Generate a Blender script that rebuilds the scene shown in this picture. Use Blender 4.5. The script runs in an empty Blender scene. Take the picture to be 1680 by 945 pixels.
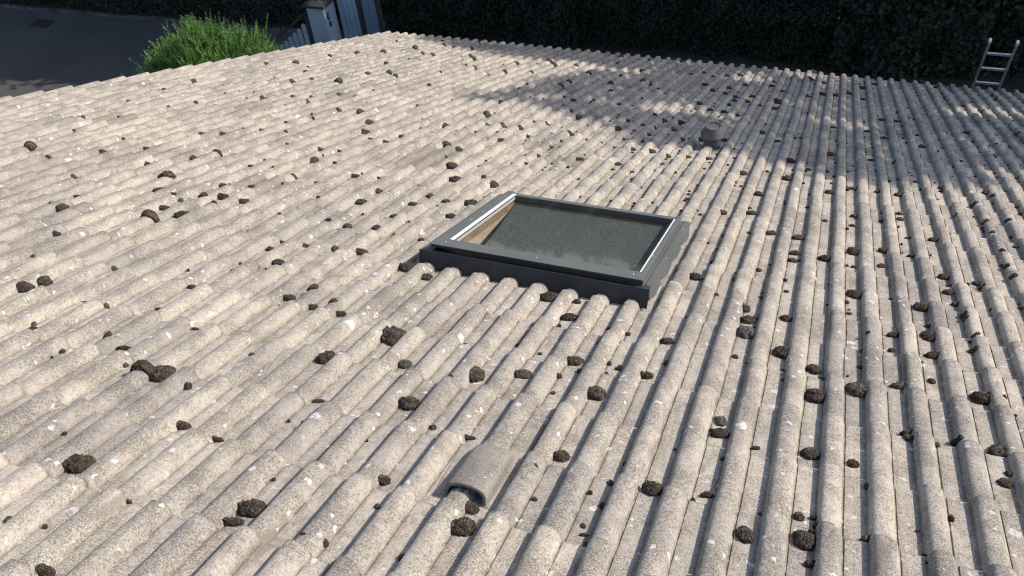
import bpy, math, random
from math import radians as R, sin, cos, pi, floor
from mathutils import Vector, Matrix, noise
import numpy as np

# ------------------------------------------------------------------ camera
scene = bpy.context.scene
C = scene.collection
PITCH, GAUGE, THETA = 0.15, 0.3389, R(22)          # roll pitch, course gauge, roof slope
ZTOP = 6.5738
cam_d = bpy.data.cameras.new('camera'); cam = bpy.data.objects.new('camera', cam_d); C.objects.link(cam)
cam_d.sensor_width = 36.0; cam_d.lens = 30.200; cam_d.clip_start = 0.05; cam_d.clip_end = 500
cam.matrix_world = Matrix([[0.938387, -0.17386, 0.298667, -0.2447], [0.335773, 0.663161, -0.668934, -1.5206], [-0.081764, 0.728004, 0.68068, 8.8319], [0, 0, 0, 1]])
scene.camera = cam

# ------------------------------------------------------------------ sky, sun, exposure
SUN_ROOF = Vector((0.69, 0.14, 0.71)).normalized()           # towards the sun, in roof axes
ROOF = Matrix.Translation((0, 0, ZTOP)) @ Matrix.Rotation(-THETA, 4, 'X')
SUN = (ROOF.to_3x3() @ SUN_ROOF).normalized()
world = bpy.data.worlds.new('World'); scene.world = world; world.use_nodes = True
wn = world.node_tree.nodes; wl = world.node_tree.links
sky = wn.new('ShaderNodeTexSky'); sky.sky_type = 'NISHITA'; sky.sun_disc = False
sky.sun_elevation = math.asin(SUN.z); sky.sun_rotation = math.atan2(SUN.x, SUN.y)
sky.air_density = 1.0; sky.dust_density = 1.2; sky.ozone_density = 1.0
bg = wn.get('Background') or wn.new('ShaderNodeBackground')
bg.inputs['Strength'].default_value = 0.15
wl.new(sky.outputs[0], bg.inputs['Color'])
sun_d = bpy.data.lights.new('sun', 'SUN'); sun_d.energy = 3.95; sun_d.angle = R(0.53); sun_d.color = (1.0, 0.945, 0.87)
sun = bpy.data.objects.new('sun', sun_d); C.objects.link(sun)
sun.rotation_euler = SUN.to_track_quat('Z', 'Y').to_euler()
vs = scene.view_settings
vs.view_transform = 'Standard'; vs.look = 'None'; vs.gamma = 1.0; vs.exposure = 0.28; vs.use_curve_mapping = False
scene.cycles.filter_width = 1.1

rnd = random.Random(7)
WM = {}                                                        # world matrix of every object

# ------------------------------------------------------------------ helpers
def link(o, parent=None, mat=None):
    C.objects.link(o)
    m = mat if mat is not None else Matrix.Identity(4)
    if parent is not None:
        o.parent = parent; o.matrix_parent_inverse = WM[parent.name].inverted()
    o.matrix_basis = m; WM[o.name] = m.copy()
    return o
def tag(o, label=None, cat=None, group=None, kind=None):
    for k, v in (('label', label), ('category', cat), ('group', group), ('kind', kind)):
        if v: o[k] = v
    return o
def empty(name, loc, label, cat, group=None):
    o = bpy.data.objects.new(name, None); o.empty_display_size = 0.2
    link(o, None, Matrix.Translation(loc)); return tag(o, label, cat, group)
class MB:
    def __init__(s): s.v = []; s.f = []; s.a = {}
    def add(s, vs, fs):
        b = len(s.v); s.v += [tuple(p) for p in vs]; s.f += [tuple(i + b for i in q) for q in fs]
    def box(s, x0, x1, y0, y1, z0, z1):
        s.add([(x0,y0,z0),(x1,y0,z0),(x1,y1,z0),(x0,y1,z0),(x0,y0,z1),(x1,y0,z1),(x1,y1,z1),(x0,y1,z1)],
              [(0,3,2,1),(4,5,6,7),(0,1,5,4),(1,2,6,5),(2,3,7,6),(3,0,4,7)])
    def hexa(s, p):
        s.add(p, [(0,3,2,1),(4,5,6,7),(0,1,5,4),(1,2,6,5),(2,3,7,6),(3,0,4,7)])
    def bar(s, a, b, w, d, up=(0,0,1)):
        a, b = Vector(a), Vector(b); t = (b - a).normalized(); r = t.cross(Vector(up))
        if r.length < 1e-4: r = t.cross(Vector((0,1,0)))
        r.normalize(); n = r.cross(t)
        q = [(-1,-1),(1,-1),(1,1),(-1,1)]
        s.hexa([a + r*(i*w/2) + n*(j*d/2) for i, j in q] + [b + r*(i*w/2) + n*(j*d/2) for i, j in q])
    def tube(s, a, b, r0, r1, n=10):
        a, b = Vector(a), Vector(b); t = (b - a).normalized(); x = t.orthogonal().normalized(); y = t.cross(x)
        ring = lambda p, r: [p + x*(r*cos(2*pi*k/n)) + y*(r*sin(2*pi*k/n)) for k in range(n)]
        s.add(ring(a, r0) + ring(b, r1), [(k, (k+1) % n, n+(k+1) % n, n+k) for k in range(n)] + [tuple(range(n))[::-1], tuple(range(n, 2*n))])
    def lathe(s, prof, n=32, c=(0,0,0)):
        m = len(prof)
        s.add([(c[0]+r*cos(2*pi*k/n), c[1]+r*sin(2*pi*k/n), c[2]+z) for r, z in prof for k in range(n)],
              [(j*n+k, j*n+(k+1) % n, (j+1)*n+(k+1) % n, (j+1)*n+k) for j in range(m-1) for k in range(n)])
    def prism(s, pts, ax, lo, hi):                             # polygon in the plane across ax, extruded lo..hi
        def P(p, h): return {'x': (h, p[0], p[1]), 'y': (p[0], h, p[1]), 'z': (p[0], p[1], h)}[ax]
        n = len(pts)
        s.add([P(p, lo) for p in pts] + [P(p, hi) for p in pts],
              [(k, (k+1) % n, n+(k+1) % n, n+k) for k in range(n)] + [tuple(range(n))[::-1], tuple(range(n, 2*n))])
    def mesh(s, name, mat, smooth=False):
        me = bpy.data.meshes.new(name)
        me.from_pydata(s.v, [], s.f); me.materials.append(mat)
        for k, arr in s.a.items():
            at = me.attributes.new(k, 'FLOAT', 'POINT'); at.data.foreach_set('value', arr)
        me.validate()
        if smooth: me.polygons.foreach_set('use_smooth', [True]*len(me.polygons))
        return me
    def build(s, name, mat, parent=None, M=None, smooth=False, bevel=0, recalc=True):
        me = s.mesh(name, mat, smooth)
        if recalc and len(s.f) < 20000:
            import bmesh
            b = bmesh.new(); b.from_mesh(me); bmesh.ops.recalc_face_normals(b, faces=b.faces); b.to_mesh(me); b.free()
        o = bpy.data.objects.new(name, me); link(o, parent, M)
        if bevel:
            m = o.modifiers.new('bevel', 'BEVEL'); m.width = bevel; m.segments = 2; m.limit_method = 'ANGLE'; m.angle_limit = R(40)
        return o

class MT:                                                       # small node-material writer
    def __init__(s, name):
        s.m = bpy.data.materials.new(name); s.m.use_nodes = True; s.n = s.m.node_tree.nodes; s.l = s.m.node_tree.links
        s.p = s.n['Principled BSDF']; s.tc = s.n.new('ShaderNodeTexCoord')
    def set(s, **k):
        for a, b in k.items():
            s.inp(s.p, a.replace('_', ' '), b)
        return s
    def inp(s, node, key, val):
        i = node.inputs[key]
        if isinstance(val, bpy.types.NodeSocket): s.l.new(val, i)
        elif isinstance(val, (tuple, list)): i.default_value = (*val, 1) if len(val) == 3 and len(i.default_value) == 4 else val
        else: i.default_value = val
    def noise(s, scale, detail=3, rough=.6, vec=None, dist=0, out='Fac'):
        t = s.n.new('ShaderNodeTexNoise'); s.inp(t, 'Vector', vec or s.tc.outputs['Object'])
        s.inp(t, 'Scale', scale); s.inp(t, 'Detail', detail); s.inp(t, 'Roughness', rough); s.inp(t, 'Distortion', dist)
        return t.outputs[out]
    def voro(s, scale, out='Distance', vec=None, feat='F1', rand=1.0):
        t = s.n.new('ShaderNodeTexVoronoi'); t.feature = feat; s.inp(t, 'Vector', vec or s.tc.outputs['Object']); s.inp(t, 'Scale', scale)
        s.inp(t, 'Randomness', rand); return t.outputs[out]
    def ramp(s, x, a, b, c0=0., c1=1.):
        t = s.n.new('ShaderNodeMapRange'); t.interpolation_type = 'SMOOTHSTEP'
        s.inp(t, 'Value', x)
        for k, v in (('From Min', a), ('From Max', b), ('To Min', c0), ('To Max', c1)): s.inp(t, k, v)
        return t.outputs['Result']
    def math(s, op, a, b=0., c=0.):
        t = s.n.new('ShaderNodeMath'); t.operation = op
        for i, x in enumerate((a, b, c)): s.inp(t, i, x)
        return t.outputs[0]
    def mix(s, f, a, b, mode='MIX'):
        t = s.n.new('ShaderNodeMix'); t.data_type = 'RGBA'; t.blend_type = mode
        s.inp(t, 0, f); s.inp(t, 6, a); s.inp(t, 7, b); return t.outputs[2]
    def attr(s, name, out='Fac'):
        t = s.n.new('ShaderNodeAttribute'); t.attribute_name = name; return t.outputs[out]
    def mapping(s, scale, vec=None):
        t = s.n.new('ShaderNodeMapping'); s.inp(t, 'Vector', vec or s.tc.outputs['Object']); s.inp(t, 'Scale', scale); return t.outputs[0]
    def vadd(s, a, b, k):
        t = s.n.new('ShaderNodeVectorMath'); t.operation = 'MULTIPLY_ADD'; s.inp(t, 0, b); s.inp(t, 1, (k, k, k)); s.inp(t, 2, a); return t.outputs[0]
    def bump(s, h, strength=.5, dist=.002, normal=None):
        t = s.n.new('ShaderNodeBump'); s.inp(t, 'Height', h); s.inp(t, 'Strength', strength); s.inp(t, 'Distance', dist)
        if normal: s.inp(t, 'Normal', normal)
        return t.outputs[0]
    def rand(s):
        t = s.n.new('ShaderNodeObjectInfo'); return t.outputs['Random']

# ------------------------------------------------------------------ materials
def concrete_tile(name='concrete_tile', dark=0.):
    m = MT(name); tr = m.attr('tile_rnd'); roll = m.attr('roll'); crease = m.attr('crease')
    big = m.noise(1.1, 4, .6); mid = m.noise(9, 4, .65); fine = m.noise(125, 3, .8); grain = m.noise(260, 2, .8)
    col = m.mix(m.ramp(big, .35, .65), (.465,.410,.352), (.41,.368,.324))
    col = m.mix(m.ramp(mid, .40, .66, 0, .60), col, (.27,.23,.19))
    col = m.mix(m.ramp(m.noise(26, 3, .6), .55, .75, 0, .5), col, (.50,.44,.375))
    col = m.mix(m.math('MULTIPLY', m.math('MULTIPLY', m.ramp(tr, .84, .88), m.math('SUBTRACT', 1, roll)), m.ramp(m.noise(14,3,.7), .3, .55, .2, .75)), col, (.20,.175,.15))
    # exposed dark aggregate, mostly on the crowns
    dens = m.math('ADD', m.ramp(m.noise(4.5, 3, .6), .34, .68, -.06, .085), m.math('MULTIPLY', roll, .045))
    thr = m.math('SUBTRACT', .555, dens)
    spk = m.ramp(fine, thr, m.math('ADD', thr, .04))
    col = m.mix(m.math('MULTIPLY', spk, .80), col, (.13,.115,.10))
    col = m.mix(m.ramp(m.noise(48, 3, .8), .42, .60, 0, .48), col, (.235,.205,.175))
    lsp = m.ramp(grain, .52, .60, 0, .7)
    col = m.mix(lsp, col, (.60,.54,.46))
    # every tile its own shade, a few newer dark ones
    col = m.mix(1.0, col, m.mix(tr, (.76,.765,.78), (1.16,1.14,1.10)), 'MULTIPLY')
    col = m.mix(m.math('MULTIPLY', m.ramp(tr, .975, .98), .62), col, (.17,.15,.13))
    col = m.mix(1.0, col, m.mix(m.ramp(roll, 0, .8), (1.12,1.11,1.10), (.97,.965,.96)), 'MULTIPLY')   # troughs washed cleaner than the crowns
    # dirt lodged in the crease beside each roll; noses add painted contact shade
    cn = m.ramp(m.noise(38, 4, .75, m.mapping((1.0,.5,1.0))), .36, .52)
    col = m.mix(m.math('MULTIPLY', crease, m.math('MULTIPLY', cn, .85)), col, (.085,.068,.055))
    # brown algae smears, drawn out down the slope
    sm = m.ramp(m.noise(7, 4, .7, m.mapping((1.6,.35,1.0))), .56, .72, 0, .6)
    col = m.mix(sm, col, (.20,.165,.13))
    # white lichen
    wv = m.vadd(m.tc.outputs['Object'], m.noise(24, 3, .7, out='Color'), .05)
    d = m.voro(11.0, vec=wv); rc = m.voro(11.0, 'Color', vec=wv)
    sep = m.n.new('ShaderNodeSeparateColor'); m.l.new(rc, sep.inputs[0])
    rad = m.ramp(sep.outputs[0], .90, 1.0, -.05, .26)
    lich = m.ramp(m.math('SUBTRACT', rad, d), 0, .035)
    d2 = m.voro(38.0, vec=wv); rc2 = m.voro(38.0, 'Color', vec=wv)
    sep2 = m.n.new('ShaderNodeSeparateColor'); m.l.new(rc2, sep2.inputs[0])
    lich2 = m.ramp(m.math('SUBTRACT', m.ramp(sep2.outputs[1], m.ramp(m.noise(.8, 2, .6), .35, .65, .92, .72), 1.0, -.05, .42), d2), 0, .04)
    lich = m.math('MAXIMUM', lich, lich2)
    lich = m.math('MULTIPLY', lich, m.ramp(m.noise(60, 3, .7), .3, .55, .35, .95))
    col = m.mix(m.math('MULTIPLY', lich, .85), col, (.68,.645,.59))
    if dark: col = m.mix(dark, col, (.16,.145,.125))
    h = m.math('ADD', m.math('MULTIPLY', fine, .6), m.math('ADD', m.math('MULTIPLY', grain, .25), m.math('MULTIPLY', m.noise(30, 3, .6), 1.2)))
    m.set(Base_Color=col, Roughness=.93, Normal=m.bump(h, .75, .006)); m.p.inputs['Specular IOR Level'].default_value = .25
    return m.m
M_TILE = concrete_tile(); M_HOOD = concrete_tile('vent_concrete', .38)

def simple(name, c, rough=.6, c2=None, sc=8, bump=0, metal=0, spec=.5, bs=60, bd=.003):
    m = MT(name); col = c if c2 is None else m.mix(m.ramp(m.noise(sc, 4, .65), .35, .68), c, c2)
    m.set(Base_Color=col, Roughness=rough, Metallic=metal); m.p.inputs['Specular IOR Level'].default_value = spec
    if bump: m.set(Normal=m.bump(m.noise(bs, 3, .65), bump, bd))
    return m.m
def moss_mat(name, a, b, tip):
    m = MT(name); t = m.rand()
    v = m.vadd(m.tc.outputs['Object'], m.noise(90, 2, .5, out='Color'), .012)
    lace = m.voro(170, vec=v, feat='DISTANCE_TO_EDGE'); n = m.noise(45, 4, .7)
    col = m.mix(m.ramp(n, .3, .7), a, b)
    col = m.mix(m.ramp(lace, .05, .28, 0, .75), m.mix(.75, col, (.03,.023,.018)), m.mix(m.ramp(n, .40, .62, 0, .8), col, tip))
    col = m.mix(m.ramp(t, 0, 1, 0, .45), col, m.mix(.5, col, (.02,.015,.01)))
    m.set(Base_Color=col, Roughness=1.0, Normal=m.bump(m.math('ADD', m.math('MULTIPLY', lace, 1.4), m.noise(240, 3, .8)), .7, .005))
    m.p.inputs['Specular IOR Level'].default_value = .1
    return m.m
M_MOSS = moss_mat('dry_brown_moss', (.085,.066,.051), (.155,.122,.095), (.36,.30,.235))
M_MOSSG = moss_mat('dry_grey_moss', (.19,.165,.14), (.25,.225,.195), (.45,.41,.36))
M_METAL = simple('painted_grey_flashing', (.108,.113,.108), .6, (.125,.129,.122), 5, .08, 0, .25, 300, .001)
M_METALD = simple('dark_metal_and_shade', (.032,.036,.040), .5, (.040,.044,.048), 6)  # dark metal; on the skylight front and channel its colour paints in shade
M_ALU = simple('bare_aluminium', (.55,.56,.58), .38, (.38,.39,.41), 30, .15, .75)
M_WHITE = simple('white_pvc', (.80,.78,.74), .4)
M_PINE = simple('varnished_pine', (.40,.27,.17), .6, (.28,.18,.11), 14, .2)
M_PLASTER = simple('shaft_lining', (.62,.52,.40), .85, (.5,.4,.3), 20)
M_DARKROOM = simple('dim_room', (.03,.03,.03), .9)
M_STEEL = simple('screw_steel', (.7,.7,.7), .25, metal=1.0)
def screen_mat():
    m = MT('mesh_screen'); n = m.noise(130, 3, .85)
    col = m.mix(m.ramp(n, .38, .62), (.026,.034,.031), (.125,.14,.13))
    col = m.mix(m.ramp(m.noise(6, 4, .7), .5, .8, 0, .35), col, (.13,.14,.13))
    m.set(Base_Color=col, Roughness=.9, Normal=m.bump(n, .6, .002)); return m.m
M_SCREEN = screen_mat()
def glass_mat():
    m = MT('dusty_glass'); nt = m.m.node_tree
    tr = m.n.new('ShaderNodeBsdfTransparent'); gl = m.n.new('ShaderNodeBsdfGlossy'); gl.inputs['Roughness'].default_value = .04
    df = m.n.new('ShaderNodeBsdfDiffuse'); df.inputs['Color'].default_value = (.35,.35,.33,1)
    fr = m.n.new('ShaderNodeFresnel'); gm = m.n.new('ShaderNodeNewGeometry'); m.l.new(m.ramp(gm.outputs['Backfacing'], 0, 1, 1.5, 1/1.5), fr.inputs['IOR'])
    a = m.n.new('ShaderNodeMixShader'); b = m.n.new('ShaderNodeMixShader')
    m.l.new(m.ramp(m.noise(5, 5, .75, m.mapping((2.5,.6,1))), .5, .85, .01, .10), a.inputs[0]); m.l.new(tr.outputs[0], a.inputs[1]); m.l.new(df.outputs[0], a.inputs[2])
    m.l.new(fr.outputs[0], b.inputs[0]); m.l.new(a.outputs[0], b.inputs[1]); m.l.new(gl.outputs[0], b.inputs[2])
    m.l.new(b.outputs[0], m.n['Material Output'].inputs[0]); return m.m
M_GLASS = glass_mat()
def leaf_mat(name, a, b, trans=.25, rough=.55):
    m = MT(name); v = m.attr('leaf_rnd')
    col = m.mix(v, a, b); m.set(Base_Color=col, Roughness=rough); m.p.inputs['Specular IOR Level'].default_value = .3
    t = m.n.new('ShaderNodeBsdfTranslucent'); m.l.new(m.mix(.5, col, (.12,.2,.03)), t.inputs[0])
    x = m.n.new('ShaderNodeMixShader'); x.inputs[0].default_value = trans
    m.l.new(m.p.outputs[0], x.inputs[1]); m.l.new(t.outputs[0], x.inputs[2]); m.l.new(x.outputs[0], m.n['Material Output'].inputs[0])
    return m.m
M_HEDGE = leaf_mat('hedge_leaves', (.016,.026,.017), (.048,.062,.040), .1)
M_BROAD = leaf_mat('broad_leaves', (.018,.028,.018), (.050,.064,.042), .1)
M_JUNI = leaf_mat('juniper_sprays', (.065,.165,.03), (.23,.38,.11), .25)
M_TREE = leaf_mat('tree_leaves', (.03,.06,.02), (.06,.10,.035), .1)
M_BARK = simple('bark', (.09,.065,.05), .9, (.05,.038,.03), 12, .6)
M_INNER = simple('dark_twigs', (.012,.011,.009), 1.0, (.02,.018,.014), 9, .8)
M_WOODG = simple('grey_painted_timber', (.42,.50,.60), .7, (.36,.44,.54), 3, .2)
M_WOODB = simple('blue_grey_timber', (.19,.26,.36), .7, (.17,.235,.33), 3, .2)
M_CAP = simple('weathered_dark_timber', (.055,.052,.052), .85, (.035,.033,.034), 10, .4)
M_RENDER = simple('rendered_wall', (.45,.41,.36), .9, (.40,.36,.32), 4, .3)
M_FELT = simple('roofing_felt', (.02,.02,.02), .95)
def asphalt():
    m = MT('asphalt'); c = m.mix(m.ramp(m.noise(.45, 5, .6), .35, .7), (.074,.068,.064), (.095,.088,.082))
    c = m.mix(m.ramp(m.noise(130, 2, .7), .5, .7, 0, .4), c, (.13,.128,.125))
    m.set(Base_Color=c, Roughness=.9, Normal=m.bump(m.noise(110, 3, .7), .5, .006)); return m.m
def earth():
    m = MT('earth'); c = m.mix(m.ramp(m.noise(1.6, 5, .7), .35, .65), (.060,.044,.032), (.035,.036,.018))
    c = m.mix(m.ramp(m.noise(40, 4, .75), .5, .7, 0, .5), c, (.13,.10,.075))
    m.set(Base_Color=c, Roughness=1, Normal=m.bump(m.noise(30, 5, .75), .8, .03)); return m.m
M_ASPH, M_EARTH = asphalt(), earth()
M_KERB = simple('kerb_concrete', (.13,.12,.11), .95, (.05,.045,.04), 2, .3)

# ------------------------------------------------------------------ ground
g = MB(); g.add([(-200,-200,0),(200,-200,0),(200,200,0),(-200,200,0)], [(0,1,2,3)])
tag(g.build('ground', M_EARTH), kind='structure')
g = MB(); g.add([(-60,-30,.004),(-9.0,-30,.004),(-9.0,10.2,.004),(-11.6,14.02,.004),(-26,13.72,.004),(-60,13.2,.004)], [(0,1,2,3,4,5)])
tag(g.build('driveway', M_ASPH), kind='structure')
g = MB()
for i in range(17):
    x0 = -27.5 + i*.95; y = 13.70 + (x0+27.5)*.021
    g.box(x0, x0+.94, y, y+.12, 0, .055 + rnd.uniform(-.012,.012))
tag(g.build('kerb', M_KERB, bevel=.008), kind='structure')

# ------------------------------------------------------------------ house with its tiled roof
H_R, STEP, BASE = .037, .021, -.060
def prof(u):
    x = (u+.5) % 1 - .5; w = .242 if floor(u+.5) % 2 == 0 else .265
    return H_R*max(0., 1-abs(x/w)**(3.6 if x < 0 else 2.1))**(.5 if x < 0 else .62)
def surf(u, v): return BASE + prof(u) + STEP*(v % 1)          # height of the tiles in roof axes
def rw(u, v, h=0.): return ROOF @ Vector((u*PITCH, v*GAUGE, h))
house = empty('house', (-1.5, 3.0, 0), 'house seen from above with a large weathered concrete tile roof', 'house')
SK = (-13.35, -5.55, 4.2, 7.62)                                # skylight outline in rolls and courses
V0, V1 = -9, 31
# cross-section of one two-roll tile
xs = []
for c in (0., 1.):
    w = .242 if c == 0 else .265
    for t in np.linspace(-1, 1, 17):
        xs.append(c + w*math.copysign(abs(t)**.62, t))
    xs += [c+w+.012, c+w+.028, c+w+.04, c+w+.055, c+.42, c+.52, c+.62, c+.69]
xs = sorted([x for x in xs if -.239 < x < 1.69] + [1.745, 1.77, 1.80, -.248, -.2425])
xs = np.array(xs); NX = len(xs)
pz = np.array([prof(x) for x in xs])
cw = lambda x: .242+.03 if (x % 2) < 1 else .265+.03
groove = np.array([-.0035 if abs((x % 1)-cw(x)) < .01 else 0 for x in xs]); pz = pz + groove
pz[xs > 1.76] -= .006; pz[0] = .002
roll_a = np.array([min(1, prof(x)/H_R) for x in xs])
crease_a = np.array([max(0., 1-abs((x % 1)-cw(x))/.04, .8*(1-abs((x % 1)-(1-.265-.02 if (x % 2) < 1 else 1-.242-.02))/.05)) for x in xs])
NEWER = {(-4,8): .93, (-4,7): .93, (-4,6): .93, (-20,11): 1.0, (-20,10): 1.0, (4,6): .93, (4,7): .93, (4,5): .93, (0,1): .93, (-16,5): .94, (-16,6): .9, (-12,12): .93, (-10,9): .93, (-8,9): .93, (-18,9): .93, (6,4): .93, (0,6): .92, (-12,9): .92, (8,5): .95}                                            # the browner replacement tiles the roof has
V = []; F = []; A = {'tile_rnd': [], 'roll': [], 'crease': []}
tr = random.Random(11)
NK0, NK1 = -23, 12
for j in range(V0, V1+1):
    for k in range(NK0, NK1+1):
        u0 = 2*k
        if u0 > 22: continue
        near = (u0+1.7 > SK[0] and u0-.25 < SK[1] and j > SK[2]-.2 and j-1 < SK[3]+.2)
        ny = 12 if near else 3
        ys = list(np.linspace(-.18, .0, 2)[:1]) + [0, .045] + list(np.linspace(0, 1, ny+1))[1:-1] + [.975, 1]
        jx, jy, jz = tr.gauss(0, .0020), tr.gauss(0, .0030), tr.gauss(0, .0014)
        ja, jt = tr.gauss(0, .0030), tr.gauss(0, .0012)
        if tr.random() < .05: jz += tr.uniform(0, .004)
        rr = min(.97, max(0, tr.gauss(.5, .22)))
        if tr.random() < .018: rr = 1.0
        if (u0, j) in NEWER: rr = NEWER[(u0, j)]
        b = len(V); rows = []
        hseed = tr.uniform(0, 100)
        for y in ys:
            hz = BASE + STEP*y + (-.004 if y < 0 else 0)
            row = []
            for i in range(NX):
                X = (u0+xs[i])*PITCH + jx + ja*(y-.5)*GAUGE
                Y = (j-1+y)*GAUGE + jy + (ja*(xs[i]-.7)*PITCH)
                if y == 1: Y += .0028*noise.noise(Vector((X*28, hseed, j)))
                Z = hz + pz[i]*(.97+.06*max(0, y)) + jz + jt*(xs[i]-.7)*.6
                row.append((X, Y, Z))
            rows.append(row)
        ext = [[(p[0], p[1]+.0008, p[2]-.002) for p in rows[-1]], [(p[0], p[1]-.001, p[2]-.016) for p in rows[-1]]]   # nose face
        rows += ext; nr = len(rows)
        for r_ in rows: V += r_
        A['tile_rnd'] += [rr]*(nr*NX); A['roll'] += list(roll_a)*nr; A['crease'] += [max(c_, lap_nose_dark) for lap_nose_dark in [1. if ai < 2 else .55 if ai >= nr-3 else 0. for ai in range(nr)] for c_ in crease_a]  # lap rows hold dirt; nose rows hold dirt plus painted contact shade
        for a in range(nr-1):
            for i in range(NX-1):
                if near:
                    cu = (u0 + (xs[i]+xs[i+1])/2); cv = rows[a][i][1]/GAUGE
                    if SK[0]+.35 < cu < SK[1]-.25 and SK[2]+.12 < cv < SK[3]-.05: continue
                F.append((b+a*NX+i, b+a*NX+i+1, b+(a+1)*NX+i+1, b+(a+1)*NX+i))
        # exposed left edge of the tile
        e = len(V); left = [rows[a][0] for a in range(nr-2)]
        V += [(p[0], p[1], p[2]-.0075 if k > NK0 else p[2]-.030) for p in left]
        A['tile_rnd'] += [rr]*len(left); A['roll'] += [0.]*len(left); A['crease'] += [0.]*len(left)
        for a in range(nr-3): F.append((b+a*NX, b+(a+1)*NX, e+a+1, e+a))
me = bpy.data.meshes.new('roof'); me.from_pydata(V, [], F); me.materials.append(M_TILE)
for k_, arr in A.items():
    at = me.attributes.new(k_, 'FLOAT', 'POINT'); at.data.foreach_set('value', arr)
me.polygons.foreach_set('use_smooth', [True]*len(me.polygons))
try: me.set_sharp_from_angle(angle=R(38))
except Exception: pass
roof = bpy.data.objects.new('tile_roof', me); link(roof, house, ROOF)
# boards under the tiles, open at the skylight
fb = MB(); xa, xb = -46.2*PITCH, 23.5*PITCH; ya, yb = (V0-1)*GAUGE, (V1-.15)*GAUGE
for (x0,x1,y0,y1) in ((xa,(SK[0]+.5)*PITCH,ya,yb),((SK[1]-.35)*PITCH,xb,ya,yb),((SK[0]+.5)*PITCH,(SK[1]-.35)*PITCH,ya,(SK[2]+.35)*GAUGE),((SK[0]+.5)*PITCH,(SK[1]-.35)*PITCH,(SK[3]-.2)*GAUGE,yb)):
    fb.box(x0,x1,y0,y1,-.17,-.086)
fb.build('roof_boards', M_FELT, roof, ROOF)
# walls, fascia, gutter
wy = rw(0, 30, 0).y; wz = 2.35
wb = MB(); wb.box(-46*PITCH+.05, 3.2, wy-.25, wy-.02, 0, wz); wb.build('wall', M_RENDER, house)
yr, zr = rw(0, V0-1, 0).y+.05, rw(0, V0-1, -.2).z
gx = -46*PITCH+.04
wb = MB(); wb.prism([(yr,0),(wy-.26,0),(wy-.26,rw(0,29.2,-.19).z),(yr,rw(0,V0-1,-.19).z-.03)], 'x', gx, gx+.22); wb.build('wall', M_RENDER, house)
wb = MB(); wb.prism([(yr,0),(wy-.26,0),(wy-.26,rw(0,29.2,-.19).z),(yr,rw(0,V0-1,-.19).z-.03)], 'x', 3.1, 3.3); wb.build('wall', M_RENDER, house)
wb = MB(); wb.box(gx+.23, 3.09, yr, yr+.2, 0, rw(0,V0-1,-.19).z-.05); wb.build('wall', M_RENDER, house)
vb = MB(); vb.box(-46.28*PITCH, -46.22*PITCH-.002, ya, yb, -.20, -.082); vb.build('verge_board', M_CAP, roof, ROOF)
ez = rw(0, V1, 0)
gt = MB(); n = 10
gp = [(ez.y+.03+.055*cos(pi+pi*k/n), ez.z-.085+.055*sin(pi+pi*k/n)) for k in range(n+1)]
gp += [(ez.y+.03+.051*cos(2*pi-pi*k/n), ez.z-.085+.051*sin(2*pi-pi*k/n)) for k in range(n+1)]
gt.prism(gp, 'x', -46.3*PITCH, 3.45); gt.build('gutter', M_METALD, house)
fa = MB(); fa.box(-46.2*PITCH, 3.4, ez.y-.065, ez.y-.045, ez.z-.25, ez.z-.085); fa.build('fascia_board', M_CAP, house)

# ------------------------------------------------------------------ skylight
def ub(mb, u0, u1, v0, v1, z0, z1): mb.box(u0*PITCH, u1*PITCH, v0*GAUGE, v1*GAUGE, z0, z1)
sk = MB(); ub(sk, SK[0]+.6, SK[1]-.5, SK[2]+.27, SK[3]-.12, .03, .045)
GU0, GU1, GV0, GV1 = -12.46, -6.04, 4.56, 7.36
HS = .074
sk = MB()                                                       # the casement: four sides standing proud of the roof
ub(sk, -12.95, GU0-.16, 4.56, 7.50, .035, HS)
ub(sk, GU1+.04, -5.86, 4.56, 7.50, .035, HS)
ub(sk, GU0-.155, GU1+.035, 7.36, 7.50, .035, HS-.010)
ub(sk, GU0-.155, GU1+.035, 7.30, 7.355, .035, HS-.004)
skyl = sk.build('skylight', M_METAL, house, ROOF, bevel=.003)
sk = MB()
sk.hexa([(x*PITCH, y*GAUGE, z) for x, y, z in ((-13.05,4.34,.046),(-5.80,4.34,.046),(-5.84,4.555,.046),(-12.97,4.555,.046),
                                               (-13.05,4.27,HS-.002),(-5.80,4.27,HS-.002),(-5.84,4.555,HS+.003),(-12.97,4.555,HS+.003))])
sk.build('top_cover', M_METAL, skyl, ROOF, bevel=.003)
fl = MB()                                                       # upstand flashing round the casement
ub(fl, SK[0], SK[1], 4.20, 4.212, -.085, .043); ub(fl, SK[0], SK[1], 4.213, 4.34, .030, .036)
o = fl.build('gutter_flashing', M_METALD, skyl, ROOF, bevel=.0015)  # front sheet's shade is put into its darker colour
fl = MB()
ub(fl, SK[0], SK[0]+.02, 4.214, 7.60, -.065, .038); ub(fl, SK[0]+.021, -12.96, 4.345, 7.60, .028, .036)
ub(fl, SK[0], -12.6, 7.601, 7.62, -.06, .03)
fl.build('side_flashing', M_METAL, skyl, ROOF, bevel=.002)
fl = MB()
ub(fl, -5.855, SK[1], 4.345, 7.60, .030, .038); ub(fl, -5.72, -5.69, 4.35, 7.58, .0385, .044)
fl.hexa([(x*PITCH, y*GAUGE, z) for x, y, z in ((SK[1]+.001,4.214,-.004),(SK[1]+.03,4.214,-.006),(SK[1]+.03,7.6,-.006),(SK[1]+.001,7.6,-.004),
                                               (SK[1]+.001,4.214,.036),(SK[1]+.012,4.214,.036),(SK[1]+.012,7.6,.036),(SK[1]+.001,7.6,.036))])
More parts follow.
